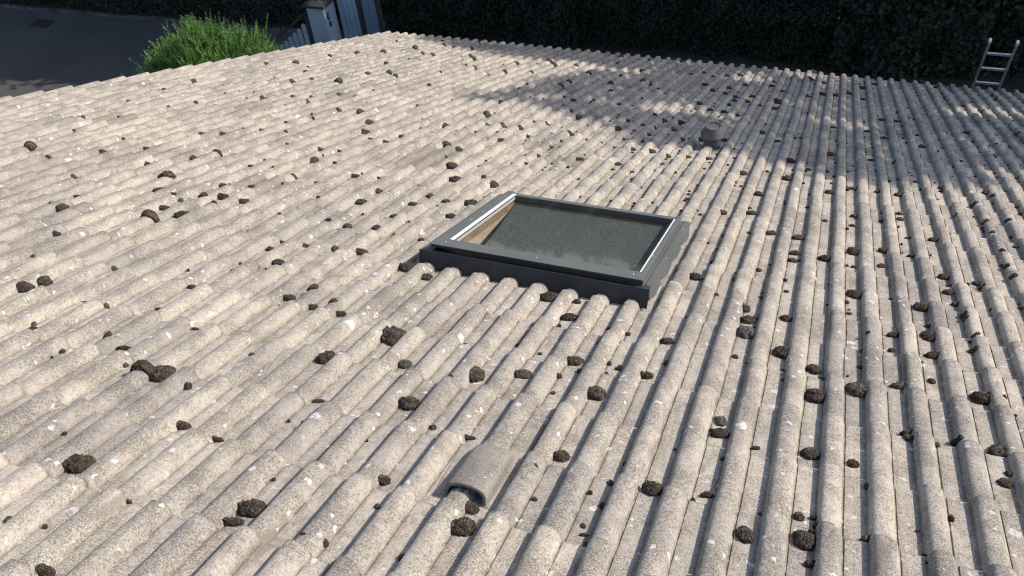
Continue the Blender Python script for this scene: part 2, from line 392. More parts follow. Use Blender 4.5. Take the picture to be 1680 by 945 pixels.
for q in range(4):                                              # stepped soakers, one to a course
    a = 4.24 + q*.86; b = a+.80
    P0 = [(.026,a,-.0065),(.026,b,-.0065),(.060,b+.02,-.058),(.085,b-.10,-.060),(.030,a+.06,-.022)]
    fl.add([((SK[1]+x)*PITCH, y*GAUGE, z) for x, y, z in P0] + [((SK[1]+x-.012)*PITCH, y*GAUGE, z-.001) for x, y, z in P0],
           [(0,1,2,3,4),(9,8,7,6,5)] + [(i, 5+i, 5+(i+1) % 5, (i+1) % 5) for i in range(5)])
fl.build('side_flashing', M_METAL, skyl, ROOF, bevel=.001)
fl = MB(); ub(fl, SK[1]+.03, SK[1]+.30, 4.10, 7.9, -.080, -.060); fl.build('channel_flashing', M_METALD, skyl, ROOF)  # dark colour stands in for the shadow lying in the channel
fl = MB(); ub(fl, SK[0], SK[1], 7.51, 7.60, -.06, .024); fl.build('apron_flashing', M_METAL, skyl, ROOF, bevel=.002)
gl = MB(); ub(gl, GU0-.16+.16, GU1-.05, GV0, 7.30, HS-.010, HS-.005)
pane = gl.build('glass_pane', M_GLASS, skyl, ROOF)
bd = MB(); ub(bd, GU0-.155, GU0-.001, GV0, 7.36, HS-.030, HS-.001); bd.build('glazing_bead', M_WHITE, skyl, ROOF, bevel=.001)
bd = MB(); ub(bd, GU1-.012, GU1+.035, GV0, 7.30, HS-.030, HS-.001)
bd.build('glazing_bead', M_WHITE, skyl, ROOF, bevel=.001)
bd = MB(); ub(bd, GU1-.065, GU1-.015, GV0, 7.30, HS-.0045, HS-.002); bd.build('gasket', M_FELT, skyl, ROOF)
bd = MB(); ub(bd, GU0, GU0+.04, GV0, 7.30, HS-.0045, HS-.002)
bd.build('gasket', M_FELT, skyl, ROOF)
pn = MB()
for (a,b,c,d) in ((GU0-.3,GU0,4.5,7.4),(GU1,GU1+.3,4.5,7.4),(GU0,GU1,4.42,4.56),(GU0,GU1,7.30,7.42)): ub(pn, a, b, c, d, .0, .030)
pn.build('pine_frame', M_PINE, skyl, ROOF)
pn = MB()
for (a,b,c,d) in ((GU0-.25,GU0-.02,4.5,7.4),(GU1+.02,GU1+.25,4.5,7.4),(GU0,GU1,4.40,4.53),(GU0,GU1,7.33,7.42)): ub(pn, a, b, c, d, -.50, -.0005)
pn.build('shaft_lining', M_PLASTER, skyl, ROOF)
pn = MB(); ub(pn, GU0-.6, GU1+.6, 4.2, 7.7, -.55, -.51); pn.build('room_below', M_DARKROOM, skyl, ROOF)
sc = MB(); sc.add([(x*PITCH, y*GAUGE, z) for x, y, z in ((-11.55,4.57,.020),(GU1,4.57,.020),(GU1,7.29,.020),(-12.40,7.29,.020),(-11.55,4.57,.018),(GU1,4.57,.018),(GU1,7.29,.018),(-12.40,7.29,.018))],
    [(0,1,2,3),(7,6,5,4),(0,4,5,1),(1,5,6,2),(2,6,7,3),(3,7,4,0)])
sc.build('insect_screen', M_SCREEN, skyl, ROOF)
for (u, v, z) in ((-12.78,5.6,HS),(-12.78,6.1,HS),(-12.78,7.1,HS),(-13.1,7.2,.036),(-12.62,4.42,HS+.001),(-9.4,4.42,HS+.001),(-6.2,4.42,HS+.001),(-5.98,5.3,HS),(-5.98,5.75,HS),(-5.98,7.1,HS),(-5.63,5.6,.038),(-5.63,7.1,.038)):
    s_ = MB(); s_.lathe([(0,.0032),(.003,.003),(.0052,.0012),(.0055,0)], 12, (u*PITCH, v*GAUGE, z)); s_.build('screw', M_STEEL, skyl, ROOF, smooth=True)

# ------------------------------------------------------------------ hooded tile vent
hv = MB(); NA, NL = 22, 9; uc, v_a, v_b = -6.90, -.80, .0
def hoodp(a, t, off):
    w = (.069 - .003*t) - off; hh = (.064 - .004*t - .022*max(0, t-.8)/.2) - off
    x = uc*PITCH + w*cos(pi - pi*a)*(1 if abs(cos(pi*a)) < .99 else 1.0)
    z = BASE + .004 + STEP*((v_a+(v_b-v_a)*t) % 1 if True else 0)*.35 + hh*(sin(pi*a)**.42 if 0 < a < 1 else 0)
    return (x, (v_a+(v_b-v_a)*t)*GAUGE, z)
outer = [hoodp(i/NA, t/NL, 0) for t in range(NL+1) for i in range(NA+1)]
inner = [hoodp(i/NA, t/NL, .013) for t in range(NL+1) for i in range(NA+1)]
q = NA+1; no = len(outer); fs = []
for t in range(NL):
    for i in range(NA):
        fs += [(t*q+i, t*q+i+1, (t+1)*q+i+1, (t+1)*q+i), (no+t*q+i+1, no+t*q+i, no+(t+1)*q+i, no+(t+1)*q+i+1)]
for i in range(NA): fs.append((i, no+i, no+i+1, i+1))
fs.append(tuple(NL*q+i for i in range(NA+1)))
hv.add(outer+inner, fs)
hood = hv.build('vent_hood', M_HOOD, roof, ROOF, smooth=True, bevel=.004)
try: hood.data.set_sharp_from_angle(angle=R(45))
except Exception: pass
hv = MB()                                                       # flat shoulder of the vent tile beside the hood
hv.hexa([(x*PITCH, y*GAUGE, z) for x, y, z in ((-7.62,-.82,-.058),(-6.34,-.82,-.058),(-6.30,-.02,-.045),(-7.75,-.02,-.045),(-7.58,-.80,-.052),(-6.38,-.80,-.052),(-6.36,-.02,-.037),(-7.70,-.02,-.037))])
hv.build('vent_flange', M_TILE, roof, ROOF, bevel=.004)

# ------------------------------------------------------------------ pipe vent
M_POT = simple('grey_brown_clay', (.15,.138,.13), .9, (.10,.095,.09), 9, .5)
bp = rw(-6.87, 14.85, -.05)
PM = Matrix.Translation(bp)
pv = MB(); pv.lathe([(.070,-.05),(.082,-.01),(.085,.04),(.080,.07),(.064,.095),(.052,.105),(.052,.15),(.047,.15),(.047,.05)], 36)
pv.v = [(x*.84, y*.84, z) for x, y, z in pv.v]
pot = pv.build('pipe_vent', M_POT, roof, PM, smooth=True)
pv = MB(); pv.lathe([(.048,.132),(.112,.128),(.120,.134),(.118,.145),(.076,.208),(.076,.216),(.068,.217),(.062,.208),(0,.206)], 40)
pv.v = [(x*.84, y*.84, z) for x, y, z in pv.v]
pv.build('vent_cap', M_POT, pot, PM)

# ------------------------------------------------------------------ moss
MOSS = """-14.57,-1.73,47,39,34;-6.56,-1.19,40,36,29;-10.51,-1.65,42,34,30;-11.52,1.80,58,64,42;-0.46,-0.19,35,37,25;-15.57,-0.11,49,46,35;-8.68,1.37,40,50,29;-3.47,-0.01,38,31,27;-12.41,0.94,50,40,36;
-1.54,-0.31,28,35,20;0.56,2.86,42,51,30g;3.67,2.14,38,44,27;-9.55,0.48,41,36,30;-15.94,-0.20,60,21,30;3.63,3.33,47,39,34;-5.59,1.53,39,41,28;-0.46,2.54,39,45,28;-12.72,-2.90,31,14,23;
-2.49,3.88,43,52,31g;-6.70,-0.87,27,26,19;-0.45,1.29,33,29,24;-22.69,0.98,51,30,36;-2.47,1.29,36,24,26;-1.41,3.54,38,44,28;-10.62,-1.85,34,12,21;-5.58,0.23,28,28,20;2.60,4.84,38,47,27;
-8.49,3.82,48,33,35;1.69,3.26,50,18,25g;-2.71,4.72,28,36,21;-7.56,1.59,40,19,28g;-6.59,2.22,37,28,26;-10.56,1.27,33,28,24g;-13.52,3.94,42,44,31;-23.40,4.42,55,37,39;-24.04,3.94,64,29,30;
2.64,4.30,41,21,27;-2.52,1.53,24,30,17g;-0.53,3.27,30,34,21;3.57,1.53,24,25,17;0.53,5.96,38,45,27;-2.53,4.37,39,27,28;-22.74,1.31,36,35,26;1.75,2.17,37,13,20;0.54,7.98,45,45,32;
-7.52,3.38,41,20,27;-8.69,-0.81,23,17,16;2.55,5.90,35,41,25;-13.71,-0.81,27,15,19;0.46,1.29,22,21,16;-4.52,3.25,34,19,24;-0.31,-0.46,20,12,15;-27.72,3.77,41,45,30;-27.11,5.97,62,32,29;
0.71,0.11,23,10,16g;-4.54,5.63,34,36,25;-26.37,5.40,52,32,31;-17.50,0.25,36,13,18;-14.52,7.47,48,34,34;-2.41,0.18,23,11,16;-4.65,2.23,29,15,21;-0.58,0.20,17,19,12;1.69,1.97,19,24,14;
-17.56,3.34,36,24,26;-15.67,4.29,38,25,27;-16.47,8.75,54,36,34;-0.45,7.48,39,31,28;-17.63,9.71,50,49,36;2.76,2.15,23,15,17;-15.61,2.32,30,22,22;-23.62,5.60,44,31,31;-18.20,0.29,31,13,18;
-12.60,3.78,27,33,19;-1.45,4.64,28,25,20;-24.59,6.22,46,30,29;-14.70,8.80,41,49,29;-1.55,7.18,28,35,20;-19.75,11.49,51,55,36;-18.51,6.55,39,34,28;3.57,7.50,32,29,23;1.62,4.72,30,16,20;
-12.71,-0.87,24,8,13;-23.73,8.66,41,51,30;3.77,4.64,26,17,19;-13.67,2.19,27,15,19;-35.91,6.50,43,42,31;-1.50,8.43,40,24,24;-22.58,5.57,40,24,25;-4.55,22.80,60,76,43;-4.33,-0.06,11,14,8;
-11.59,0.16,26,9,13;-24.69,11.60,52,43,34;1.65,8.45,31,30,23;3.54,6.76,28,24,20;-14.64,2.22,24,18,18;-15.12,2.55,28,15,19;-24.62,4.61,35,23,24;-2.56,14.40,39,49,28;-1.53,7.52,32,21,23;
-18.74,11.21,40,50,29;-0.24,0.12,11,14,8;-25.72,12.64,55,43,31;-16.50,6.16,38,20,22;3.71,6.36,30,16,18;-21.76,2.11,29,15,17;3.62,9.50,37,23,22;-7.71,0.17,23,8,11;-2.51,12.60,38,41,28;
-17.04,4.93,32,18,20;-3.54,9.52,37,24,23;-2.53,8.46,33,21,22;-24.13,5.33,33,22,22;-14.56,6.59,33,20,22;-4.50,-0.71,9,11,6;-32.71,6.97,43,27,22;-28.69,7.58,30,37,22;-16.66,4.27,22,28,16;
-16.47,5.45,26,27,19;-9.71,13.51,47,33,26;1.49,7.56,27,19,19;-14.26,2.21,21,13,15;-18.49,3.73,25,17,18;-25.72,2.79,29,16,17;-20.51,0.22,22,10,13;2.47,3.55,15,18,11;-8.64,0.20,13,14,9;
-20.78,15.31,42,53,31;-18.70,7.36,29,27,21;-27.67,13.74,42,52,30;-18.78,14.15,40,50,29;-0.48,11.82,32,34,23;-4.68,9.31,29,27,21;-16.54,6.86,32,19,20;2.63,12.48,37,27,23;-16.47,7.55,25,32,18;
-7.72,15.56,34,43,25;1.54,4.28,18,14,13;3.78,5.81,20,18,14;-7.61,3.89,20,16,14;-14.11,2.31,22,11,14;-1.63,1.19,17,7,11;-4.42,-0.82,14,5,9;-20.62,1.07,21,11,14;-18.56,1.99,22,12,15;
-21.74,13.46,42,37,28;-34.06,17.39,52,58,34;-15.70,16.51,40,50,29;-12.67,15.62,38,48,28;-3.53,10.92,29,34,21;2.47,10.54,27,31,20;6.71,13.64,31,39,22;-5.63,-0.54,11,10,8;-21.69,13.38,40,37,28;
-0.56,15.64,38,36,27;-4.61,12.55,34,29,24;5.83,7.79,21,24,15;-8.73,13.30,32,39,23;-9.68,17.53,49,38,26;-15.59,7.40,27,21,19;-2.71,31.47,59,74,43;2.47,10.85,28,24,20;-24.75,5.09,22,27,16;
-18.69,-0.14,14,14,10;-20.63,7.98,33,20,18;-6.62,22.33,40,50,29;0.53,12.51,42,20,16;-17.73,4.18,21,17,15;-1.57,25.59,47,59,34;1.48,27.96,49,62,36;-2.75,28.91,52,64,37;-9.72,16.47,42,36,25g;
-15.23,4.96,18,23,13;-22.59,5.64,20,25,15;4.59,7.46,18,22,13;-30.68,9.69,33,28,22;-18.46,1.29,18,9,12;-23.73,11.12,34,27,22;-24.69,9.59,32,24,21;-35.67,28.26,62,77,40;-10.71,17.48,41,38,26;
-9.64,20.87,39,49,28;0.62,10.38,28,19,18;5.81,10.86,27,20,17;-2.60,3.22,13,16,9;3.85,4.98,21,8,10;-28.56,4.48,29,14,14;-27.99,7.94,43,15,13;-2.62,6.45,16,20,12;2.64,8.40,28,13,13;
5.80,12.34,33,19,16;-12.61,11.81,37,21,17;-19.76,14.14,35,33,24;-14.04,4.90,21,13,15;-23.63,6.46,25,18,17;-40.69,23.77,52,66,36;-21.68,17.42,40,43,28;-17.66,12.63,32,28,22;4.75,7.28,20,13,14;
-35.69,21.99,41,52,30;-9.59,23.79,39,49,28;-7.61,25.82,41,51,29;5.81,8.38,18,23,13;-14.78,14.32,39,26,20;-31.65,9.50,29,29,21;-14.11,0.56,14,8,10;-22.75,7.33,36,13,12;-38.00,26.46,51,64,37;
-31.82,14.05,34,41,25;-30.92,25.20,48,60,35;-16.21,18.81,37,47,27;-16.50,26.79,48,59,34;-17.78,14.27,32,35,23;-8.64,28.45,48,60,35;-8.73,15.34,32,34,23;-6.47,15.81,32,35,23;0.51,9.63,23,19,16;
-3.32,6.17,13,16,9;7.71,30.48,48,60,34;4.50,17.95,32,39,23;-10.71,13.50,30,30,21;-10.58,11.82,28,26,20;3.79,5.68,14,18,10;-9.09,1.09,11,11,8;-30.75,5.35,27,16,15;-31.66,7.73,31,20,17;
-25.68,5.40,26,14,14;-19.79,1.04,13,15,9;-16.58,0.96,17,7,9;-15.67,9.39,21,27,15;-14.74,30.73,44,54,31;2.55,21.59,44,40,23;6.84,11.31,27,17,15;-17.05,22.59,39,49,28;-8.59,24.74,40,50,29;
4.71,13.60,25,30,18;-41.02,19.73,47,52,27;1.69,12.52,28,19,16;-6.62,13.55,31,23,18;-33.80,6.11,33,15,12;-5.66,3.27,12,15,9;-16.72,-0.11,10,12,7;-9.10,-1.85,8,5,6;-5.42,2.27,15,6,9;
-29.70,6.76,25,18,16;-18.38,2.76,15,14,11;-18.54,5.44,21,12,13;-25.76,8.21,26,19,16;-39.00,24.52,49,61,31;-34.09,19.26,41,46,26;-36.76,16.63,39,41,24;-28.80,13.48,33,30,21;-10.72,15.40,32,27,20;
-15.75,14.10,26,33,19;-10.53,24.92,44,52,28;-4.61,17.49,34,31,21;-4.55,21.55,32,40,23;2.47,18.67,28,35,20;0.39,5.29,14,13,10;-3.30,5.78,15,15,11;7.63,20.87,36,37,22;5.90,10.25,22,15,14;
5.94,9.19,18,21,13;2.66,9.42,26,11,11;-32.90,19.86,38,48,26;-33.68,14.61,33,34,22;-41.79,14.81,34,39,23;-24.90,26.62,45,56,31;-23.84,25.77,44,55,30;-19.97,24.49,42,52,28;-19.92,20.97,37,45,26;
-17.63,18.94,35,38,24;-8.56,19.90,34,38,23;-7.61,19.87,34,37,23;-7.63,22.84,38,45,26;-6.60,1.38,10,9,7;-41.10,13.14,26,33,19;-17.47,24.95,34,43,25;-12.69,16.81,26,32,19;6.83,13.22,19,24,14;
-7.69,13.48,32,18,15;-22.58,11.69,25,25,18;-21.67,7.32,20,17,14;-31.71,15.66,30,38,22;-34.76,13.81,29,35,21;-24.05,23.22,37,46,27;-15.11,23.83,36,45,26;-16.78,15.11,27,30,20;-6.65,19.62,31,38,22;
-7.54,22.33,34,42,24;-8.54,23.54,35,44,25;-9.57,27.79,40,50,29;-0.57,25.65,36,45,26;0.44,26.50,37,46,26;-5.58,26.42,38,47,27;-1.59,13.70,24,23,17;0.54,7.34,17,12,12;6.62,9.75,18,15,13;
-14.71,12.60,24,24,18;-22.57,20.94,24,30,17;-12.71,-2.01,7,6,5;4.13,3.33,9,11,7;-5.87,-0.19,8,7,5;-22.66,10.96,29,18,14;-42.82,19.15,43,41,21;-26.93,25.21,48,48,24;-11.60,16.57,23,28,16;
-0.67,13.76,19,23,13;1.54,15.61,30,20,15;-3.56,16.56,32,23,16;1.73,10.33,23,13,12;-5.41,2.33,11,7,8;-7.58,2.24,11,7,8;-22.70,8.73,19,22,14;-25.69,15.47,26,33,19;-26.69,22.07,33,41,24;
-22.61,11.75,22,28,16;-14.60,19.35,28,35,20;-11.67,18.34,27,34,19;-8.62,30.89,38,48,28;-5.57,27.54,35,44,25;-0.56,9.70,17,18,12;-1.59,5.68,14,11,10;-14.72,11.65,21,25,15;-19.93,21.91,39,38,21;
-6.48,23.51,38,37,21;-0.51,19.45,32,28,18;-1.32,7.25,12,15,8;-3.37,8.33,13,16,9;1.65,0.40,7,5,5;0.86,4.47,11,10,8;-22.97,4.99,18,10,11;-25.64,7.67,21,14,13;-29.66,10.56,25,19,15;
-23.74,13.05,21,26,15;-18.70,4.17,16,9,10;-38.63,18.72,35,38,21;-33.94,28.17,44,55,26;-28.86,23.11,38,44,23;-36.84,12.18,28,25,17;-20.08,29.90,43,54,26;-16.09,20.88,33,35,20;-11.62,27.96,32,40,23;
2.74,15.57,20,25,14;9.80,25.17,34,39,20;3.54,13.81,23,17,14;4.67,13.39,22,17,13;7.75,12.72,21,16,13;-16.70,13.47,21,26,15;-3.84,7.00,13,15,10;-34.86,25.20,37,46,25;-31.92,19.47,31,37,21;
-28.02,18.40,29,33,20;-31.81,25.84,37,46,25;-25.86,22.73,33,41,22;-40.66,11.58,25,25,16;-37.70,9.82,23,21,15;-16.74,17.35,27,27,18;1.47,25.43,32,40,21;-4.60,25.38,33,41,22;2.55,29.59,36,45,24;
3.48,21.61,28,32,19;-2.65,24.78,32,40,21;-2.33,5.33,13,7,9;-17.63,12.72,23,19,15;10.79,21.47,33,23,13;-18.70,10.49,18,17,13;-19.73,8.23,17,14,12;-20.09,6.23,15,12,11;-23.70,9.68,18,17,13;
-36.71,21.05,29,37,21;-30.00,21.16,29,36,21;-38.62,29.82,37,46,27;-34.95,30.10,37,46,27;-32.48,28.59,35,44,25;-21.94,25.90,32,40,23;-10.75,16.35,22,25,16;-7.68,21.40,26,33,19;-5.60,21.76,26,33,19;
-10.63,27.34,31,39,23;-15.74,31.50,36,44,26;-9.64,30.94,34,43,25;-1.58,28.57,31,39,23;8.72,25.98,28,35,20;11.77,28.66,30,37,21;6.63,31.67,33,41,24;-5.49,8.87,15,12,11;-14.70,10.79,18,16,13;
-8.63,12.48,19,18,13;-5.21,5.55,12,8,9;1.52,19.48,29,21,13;7.67,27.55,22,27,16;-9.68,11.41,22,12,10;-35.88,25.25,29,36,21;-36.90,28.32,31,39,22;-30.62,30.98,32,41,23;-22.18,19.59,23,29,17;
-18.66,19.51,23,28,16;-14.09,22.91,25,31,18;-17.75,15.32,19,24,14;-11.72,14.53,18,23,13;11.76,29.52,27,33,19;4.50,19.65,20,25,15;3.75,18.39,19,24,14;-4.43,11.44,15,18,11;-6.48,10.29,15,16,10;
-6.40,9.82,14,16,10;-6.44,9.71,14,15,10;-14.70,13.44,18,22,13;-18.70,-0.28,7,7,5;-29.71,11.61,21,16,12;-39.73,19.60,29,30,16;-40.97,21.96,31,35,17;-36.03,17.23,26,25,15;-38.91,9.24,20,16,11;
-26.68,30.34,27,34,19;-19.62,28.45,25,31,18;-17.68,30.52,26,33,19;-11.72,15.65,22,17,12;13.78,30.79,23,29,17;-10.63,14.55,16,19,11;-11.71,13.48,20,14,11;-10.63,11.41,18,12,10;-20.00,4.98,12,7,8;
-26.70,9.66,16,13,10;-27.93,10.43,17,14,11;-37.75,11.58,19,18,12;7.71,19.66,20,20,13;8.72,15.57,17,15,11;5.63,11.52,14,10,9;-3.68,9.81,14,9,9;-10.73,29.78,21,26,15;-4.71,11.64,11,14,8;
-28.82,12.24,16,17,11;-41.87,28.16,27,34,19;-32.72,14.87,18,22,13;-36.89,8.08,14,15,10;-33.81,8.10,14,14,10;-13.43,22.96,21,26,15;-12.54,27.42,24,30,17;-9.49,19.83,19,23,13;5.74,19.41,17,21,12;
3.65,10.50,12,10,8;4.78,11.27,12,11,9;-6.51,12.54,14,13,10;-5.75,9.25,12,9,8;-29.89,23.39,19,24,14;-12.50,21.98,17,21,12;-13.70,17.61,15,18,11;9.68,19.53,14,17,10;8.71,16.85,13,16,9;
3.58,18.88,14,18,10;-6.53,10.49,10,13,8;-4.68,7.40,9,9,6;-4.19,6.39,8,8,6;-23.82,9.09,9,11,6;9.73,25.64,21,20,10;8.84,19.32,17,13,8;-4.71,11.43,13,7,6;-12.71,12.39,12,9,7;
"""
entries = []
for t in MOSS.replace('\n', '').split(';'):
    if t:
        gk = t.endswith('g'); u, v, a, b, h = t.rstrip('g').split(',')
        entries.append((float(u), float(v), int(a)*.91/1000, int(b)*.93/1000, int(h)*.80/1000, gk))
import bmesh
ICO = {}
for s_ in (2, 3, 4, 5):
    b_ = bmesh.new(); bmesh.ops.create_icosphere(b_, subdivisions=s_, radius=1)
    ICO[s_] = ([v.co.copy() for v in b_.verts], [tuple(v.index for v in f.verts) for f in b_.faces]); b_.free()
CR = math.atan2(.342, .938)                                     # clumps measured along this heading
def moss_verts(u, v, a, b, h, lev, seed):
    vs, fs = ICO[lev]; out = []; ca, sa = cos(CR), sin(CR); so = Vector((seed*7.13, seed*3.7, 0))
    X0, Y0 = u*PITCH, v*GAUGE; k = 2.2
    pc = prof(u)
    for p in vs:
        ang = Vector((p.x, p.y, 0))
        rr = 1 + .20*noise.noise(ang*1.3 + so) + .14*noise.noise(ang*3.1 + so)
        d1 = noise.noise(p*k + so); d2 = noise.noise(p*6.0 + so); d3 = noise.noise(p*13.0 + so) if lev > 3 else 0
        lump = 1 + .22*d1 + .22*(abs(d2)*2-.5)*.8 + .15*d3
        if lev > 4: lump += .22*noise.noise(p*24.0+so)
        r = rr*(1 + .10*d2 + .10*d3)
        lx, ly = p.x*a*r, p.y*b*r
        x, y = lx*ca - ly*sa, lx*sa + ly*ca
        pv_ = prof((X0+x)/PITCH); full = b < .5*a and u < -14
        pe = pv_ if full else min(pv_, pc+.006) if pv_ > pc else pc - min(.014, (pc-pv_))
        sf = BASE + pe + STEP*min(1, max(0, ((v % 1)*GAUGE + y)/GAUGE))
        z = sf + (max(0, p.z)**.8*h*lump if p.z > 0 else p.z*.35*h)
        # clumps close over a roll keep less of its curve
        out.append((x, y, z + (.003 if p.z > 0 else -.002)))
    return out, fs
LM = [('skylight near-left corner', -13.3, 4.2), ('skylight near-right corner', -5.5, 4.2), ('skylight far-right corner', -5.5, 7.6),
      ('skylight far-left corner', -13.3, 7.6), ('the hooded vent', -6.9, -.4), ('the pipe vent', -6.9, 14.9), ('roof far-left corner', -46.3, 31.3), ('the ladder', 12., 31.3)]
used = {}
def number(x): return ('%g' % x)
def moss_label(u, v, a, b, h, gk):
    nm, lu, lv = min(LM, key=lambda l: (abs(u-l[1])*.15)**2 + (abs(v-l[2])*.34)**2)
    size = 'large' if a > .035 else 'medium' if a > .024 else 'small' if a > .014 else 'tiny'
    shape = 'crescent' if b < .42*a else 'long' if b < .62*a else 'round' if b < 1.15*a else 'oval'
    colr = 'grey' if gk else 'brown'
    for st in (1, .5, .2, .1):
        du, dv = round((u-lu)/st)*st, round((v-lv)/st)*st
        side = '%s rolls %s of' % (number(round(abs(du), 1)), 'right' if du > 0 else 'left') if abs(du) > .05 else ''
        dep = '%s courses %s' % (number(round(abs(dv), 1)), 'beyond' if dv > 0 else 'before') if abs(dv) > .05 else ''
        s_ = '%s %s %s moss %s %s' % (size, shape, colr, ', '.join(q_ for q_ in (dep, side) if q_) or 'right at', nm)
        if s_ not in used: used[s_] = 1; return s_
    s_ += ' again'; return s_
NIND = 300
for i, (u, v, a, b, h, gk) in enumerate(entries[:NIND]):
    if SK[0]-.1 < u < SK[1]+.05 and SK[2]-.05 < v < SK[3]+.05: v = SK[3]+.25 if v > 5.5 else SK[2]-.2
    lev = 5 if i < 75 else 4 if i < 200 else 3
    vs_, fs_ = moss_verts(u, v, a, b, h, lev, i+1)
    m_ = MB(); m_.add(vs_, fs_)
    me = m_.mesh('moss_clump', M_MOSSG if gk else M_MOSS, True)
    o = bpy.data.objects.new('moss_clump', me); link(o, None, ROOF @ Matrix.Translation((u*PITCH, v*GAUGE, 0)))
    tag(o, moss_label(u, v, a, b, h, gk), 'moss clump', 'moss clumps scattered over the roof tiles')
cr = MB(); rc = random.Random(5)
for i, (u, v, a, b, h, gk) in enumerate(entries[NIND:]):
    vs_, fs_ = moss_verts(u, v, a, b, h, 3, 500+i); cr.add([(x+u*PITCH, y+v*GAUGE, z) for x, y, z in vs_], fs_)
for i in range(4200):                                          # crumbs lodged beside the rolls
    k = rc.randint(-46, 20); v = rc.uniform(-6, 30)
    if rc.random() < .55: v = floor(v) + rc.uniform(.0, .12)
    u = k + rc.choice((-.28, -.30, -.32, -.27, .33)) + rc.gauss(0, .02)
    if k % 2: 
        if rc.random() < .5: continue
    if SK[0]-.1 < u < SK[1]+.3 and SK[2]-.1 < v < SK[3]+.1: continue
    a = rc.uniform(.0045, .0125); vs_, fs_ = moss_verts(u, v, a, a*rc.uniform(.7, 1.6), a*rc.uniform(.8, 1.3), 2, 900+i)
    cr.add([(x+u*PITCH, y+v*GAUGE, z) for x, y, z in vs_], fs_)
for i in range(520):
    u, v = rc.uniform(-44, 18), rc.uniform(12, 31)
    u = floor(u) + .5 + rc.uniform(-.2, .2); a = rc.uniform(.006, .014)
    vs_, fs_ = moss_verts(u, v, a, a*rc.uniform(.5, .9), a*rc.uniform(.5, .9), 2, 4000+i)
    cr.add([(x+u*PITCH, y+v*GAUGE, z) for x, y, z in vs_], fs_)
tag(cr.build('moss_crumbs', M_MOSS, None, ROOF, smooth=True, recalc=False), 'tiny brown moss crumbs and bits strewn along the tile laps', 'moss crumbs', kind='stuff')

# ------------------------------------------------------------------ ladder
lad = empty('ladder', (1.8, 10.6, 0), 'aluminium ladder with three rungs showing above the far right eaves', 'ladder')
B0, B1 = Vector((1.635, 9.99, 2.53)), Vector((1.945, 9.99, 2.53)); T0, T1 = Vector((1.633, 9.795, 3.255)), Vector((1.943, 9.795, 3.255))
dl = (T0-B0).normalized(); foot = lambda p: p + dl*(-(p.z-.02)/dl.z)
for a_, b_ in ((B0, T0), (B1, T1)):
    s_ = MB(); s_.bar(foot(a_), b_, .026, .052, (0,1,0)); sd = s_.build('side_rail', M_ALU, lad, bevel=.004)
    s_ = MB(); s_.bar(b_-dl*.03, b_+dl*.012, .032, .058, (0,1,0)); s_.build('end_cap', M_WHITE, sd, bevel=.004)
for k in range(12):
    q0 = B0 + dl*(.03+.252*(k-9)); q1 = B1 + dl*(.03+.252*(k-9))
    if q0.z < .2: continue
    s_ = MB(); s_.bar(q0, q1, .030, .030, dl); s_.build('rung', M_ALU, lad, bevel=.004)

# ------------------------------------------------------------------ timber gate post, fence, railing
def picket(mb, x, y, w, z1, th=.022, axis='x'):
    n = 8; r = w/2
    pts = [(-r, 0), (r, 0)] + [(r*cos(pi*k/n), z1-r+r*sin(pi*k/n)) for k in range(n+1)]
    c = x if axis == 'x' else y; d = y if axis == 'x' else x
    mb.prism([(p[0]+c, p[1]) for p in pts], 'y' if axis == 'x' else 'x', d, d+th)
tp = empty('gate_pillar', (-9.8, 12.2, 0), 'blue-grey boarded pillar with dark cap and two small plates behind the verge', 'pillar')
PX0, PX1, PY0, PY1, PZ = -10.0, -9.62, 12.0, 12.42, 1.73
s_ = MB(); s_.box(PX0, PX1, PY0, PY1, 0, PZ); s_.build('pillar_shaft', M_WOODG, tp, bevel=.006)
s_ = MB(); s_.box(PX0-.05, PX1+.05, PY0-.05, PY1+.05, PZ+.001, PZ+.055); s_.hexa([(PX0-.03,PY0-.03,PZ+.056),(PX1+.03,PY0-.03,PZ+.056),(PX1+.03,PY1+.03,PZ+.056),(PX0-.03,PY1+.03,PZ+.056),(PX0+.12,PY0+.12,PZ+.10),(PX1-.12,PY0+.12,PZ+.10),(PX1-.12,PY1-.12,PZ+.10),(PX0+.12,PY1-.12,PZ+.10)])
s_.build('pillar_cap', M_CAP, tp, bevel=.005)
s_ = MB(); s_.prism([(12.12+.045*cos(2*pi*k/20)*(1 if k % 2 else .9), 1.52+.085*sin(2*pi*k/20)) for k in range(20)], 'x', PX1+.001, PX1+.02)
pl = s_.build('oval_plate', M_CAP, tp, bevel=.002)
s_ = MB(); s_.prism([(12.115+.022*cos(2*pi*k/16), 1.54+.05*sin(2*pi*k/16)) for k in range(16)], 'x', PX1+.021, PX1+.030); s_.build('plate_relief', M_WOODB, pl)
s_ = MB(); s_.box(PX1+.001, PX1+.014, 12.10, 12.17, 1.30, 1.40); s_.build('square_plate', M_CAP, tp, bevel=.002)
fe = empty('picket_fence', (-9.2, 12.5, 0), 'tall blue-grey picket fence panel right of the boarded pillar', 'fence')
for k, x in enumerate((-9.50, -9.385)):
    s_ = MB(); picket(s_, x, 12.43, .105, 1.86+.03*k); s_.build('picket', M_WOODG, fe, bevel=.003)
for x0, x1 in ((-9.32, -9.22), (-9.212, -9.11)):
    s_ = MB(); s_.box(x0, x1, 12.42, 12.45, 0, 2.15); s_.build('board', M_WOODG, fe, bevel=.003)
s_ = MB(); s_.box(-9.10, -9.02, 12.38, 12.46, 0, 2.2); s_.build('fence_post', M_CAP, fe, bevel=.004)
for x0, x1 in ((-9.01, -8.86), (-8.855, -8.70)):
    s_ = MB(); s_.box(x0, x1, 12.43, 12.46, 0, 2.15); s_.build('board', M_WOODB, fe, bevel=.003)
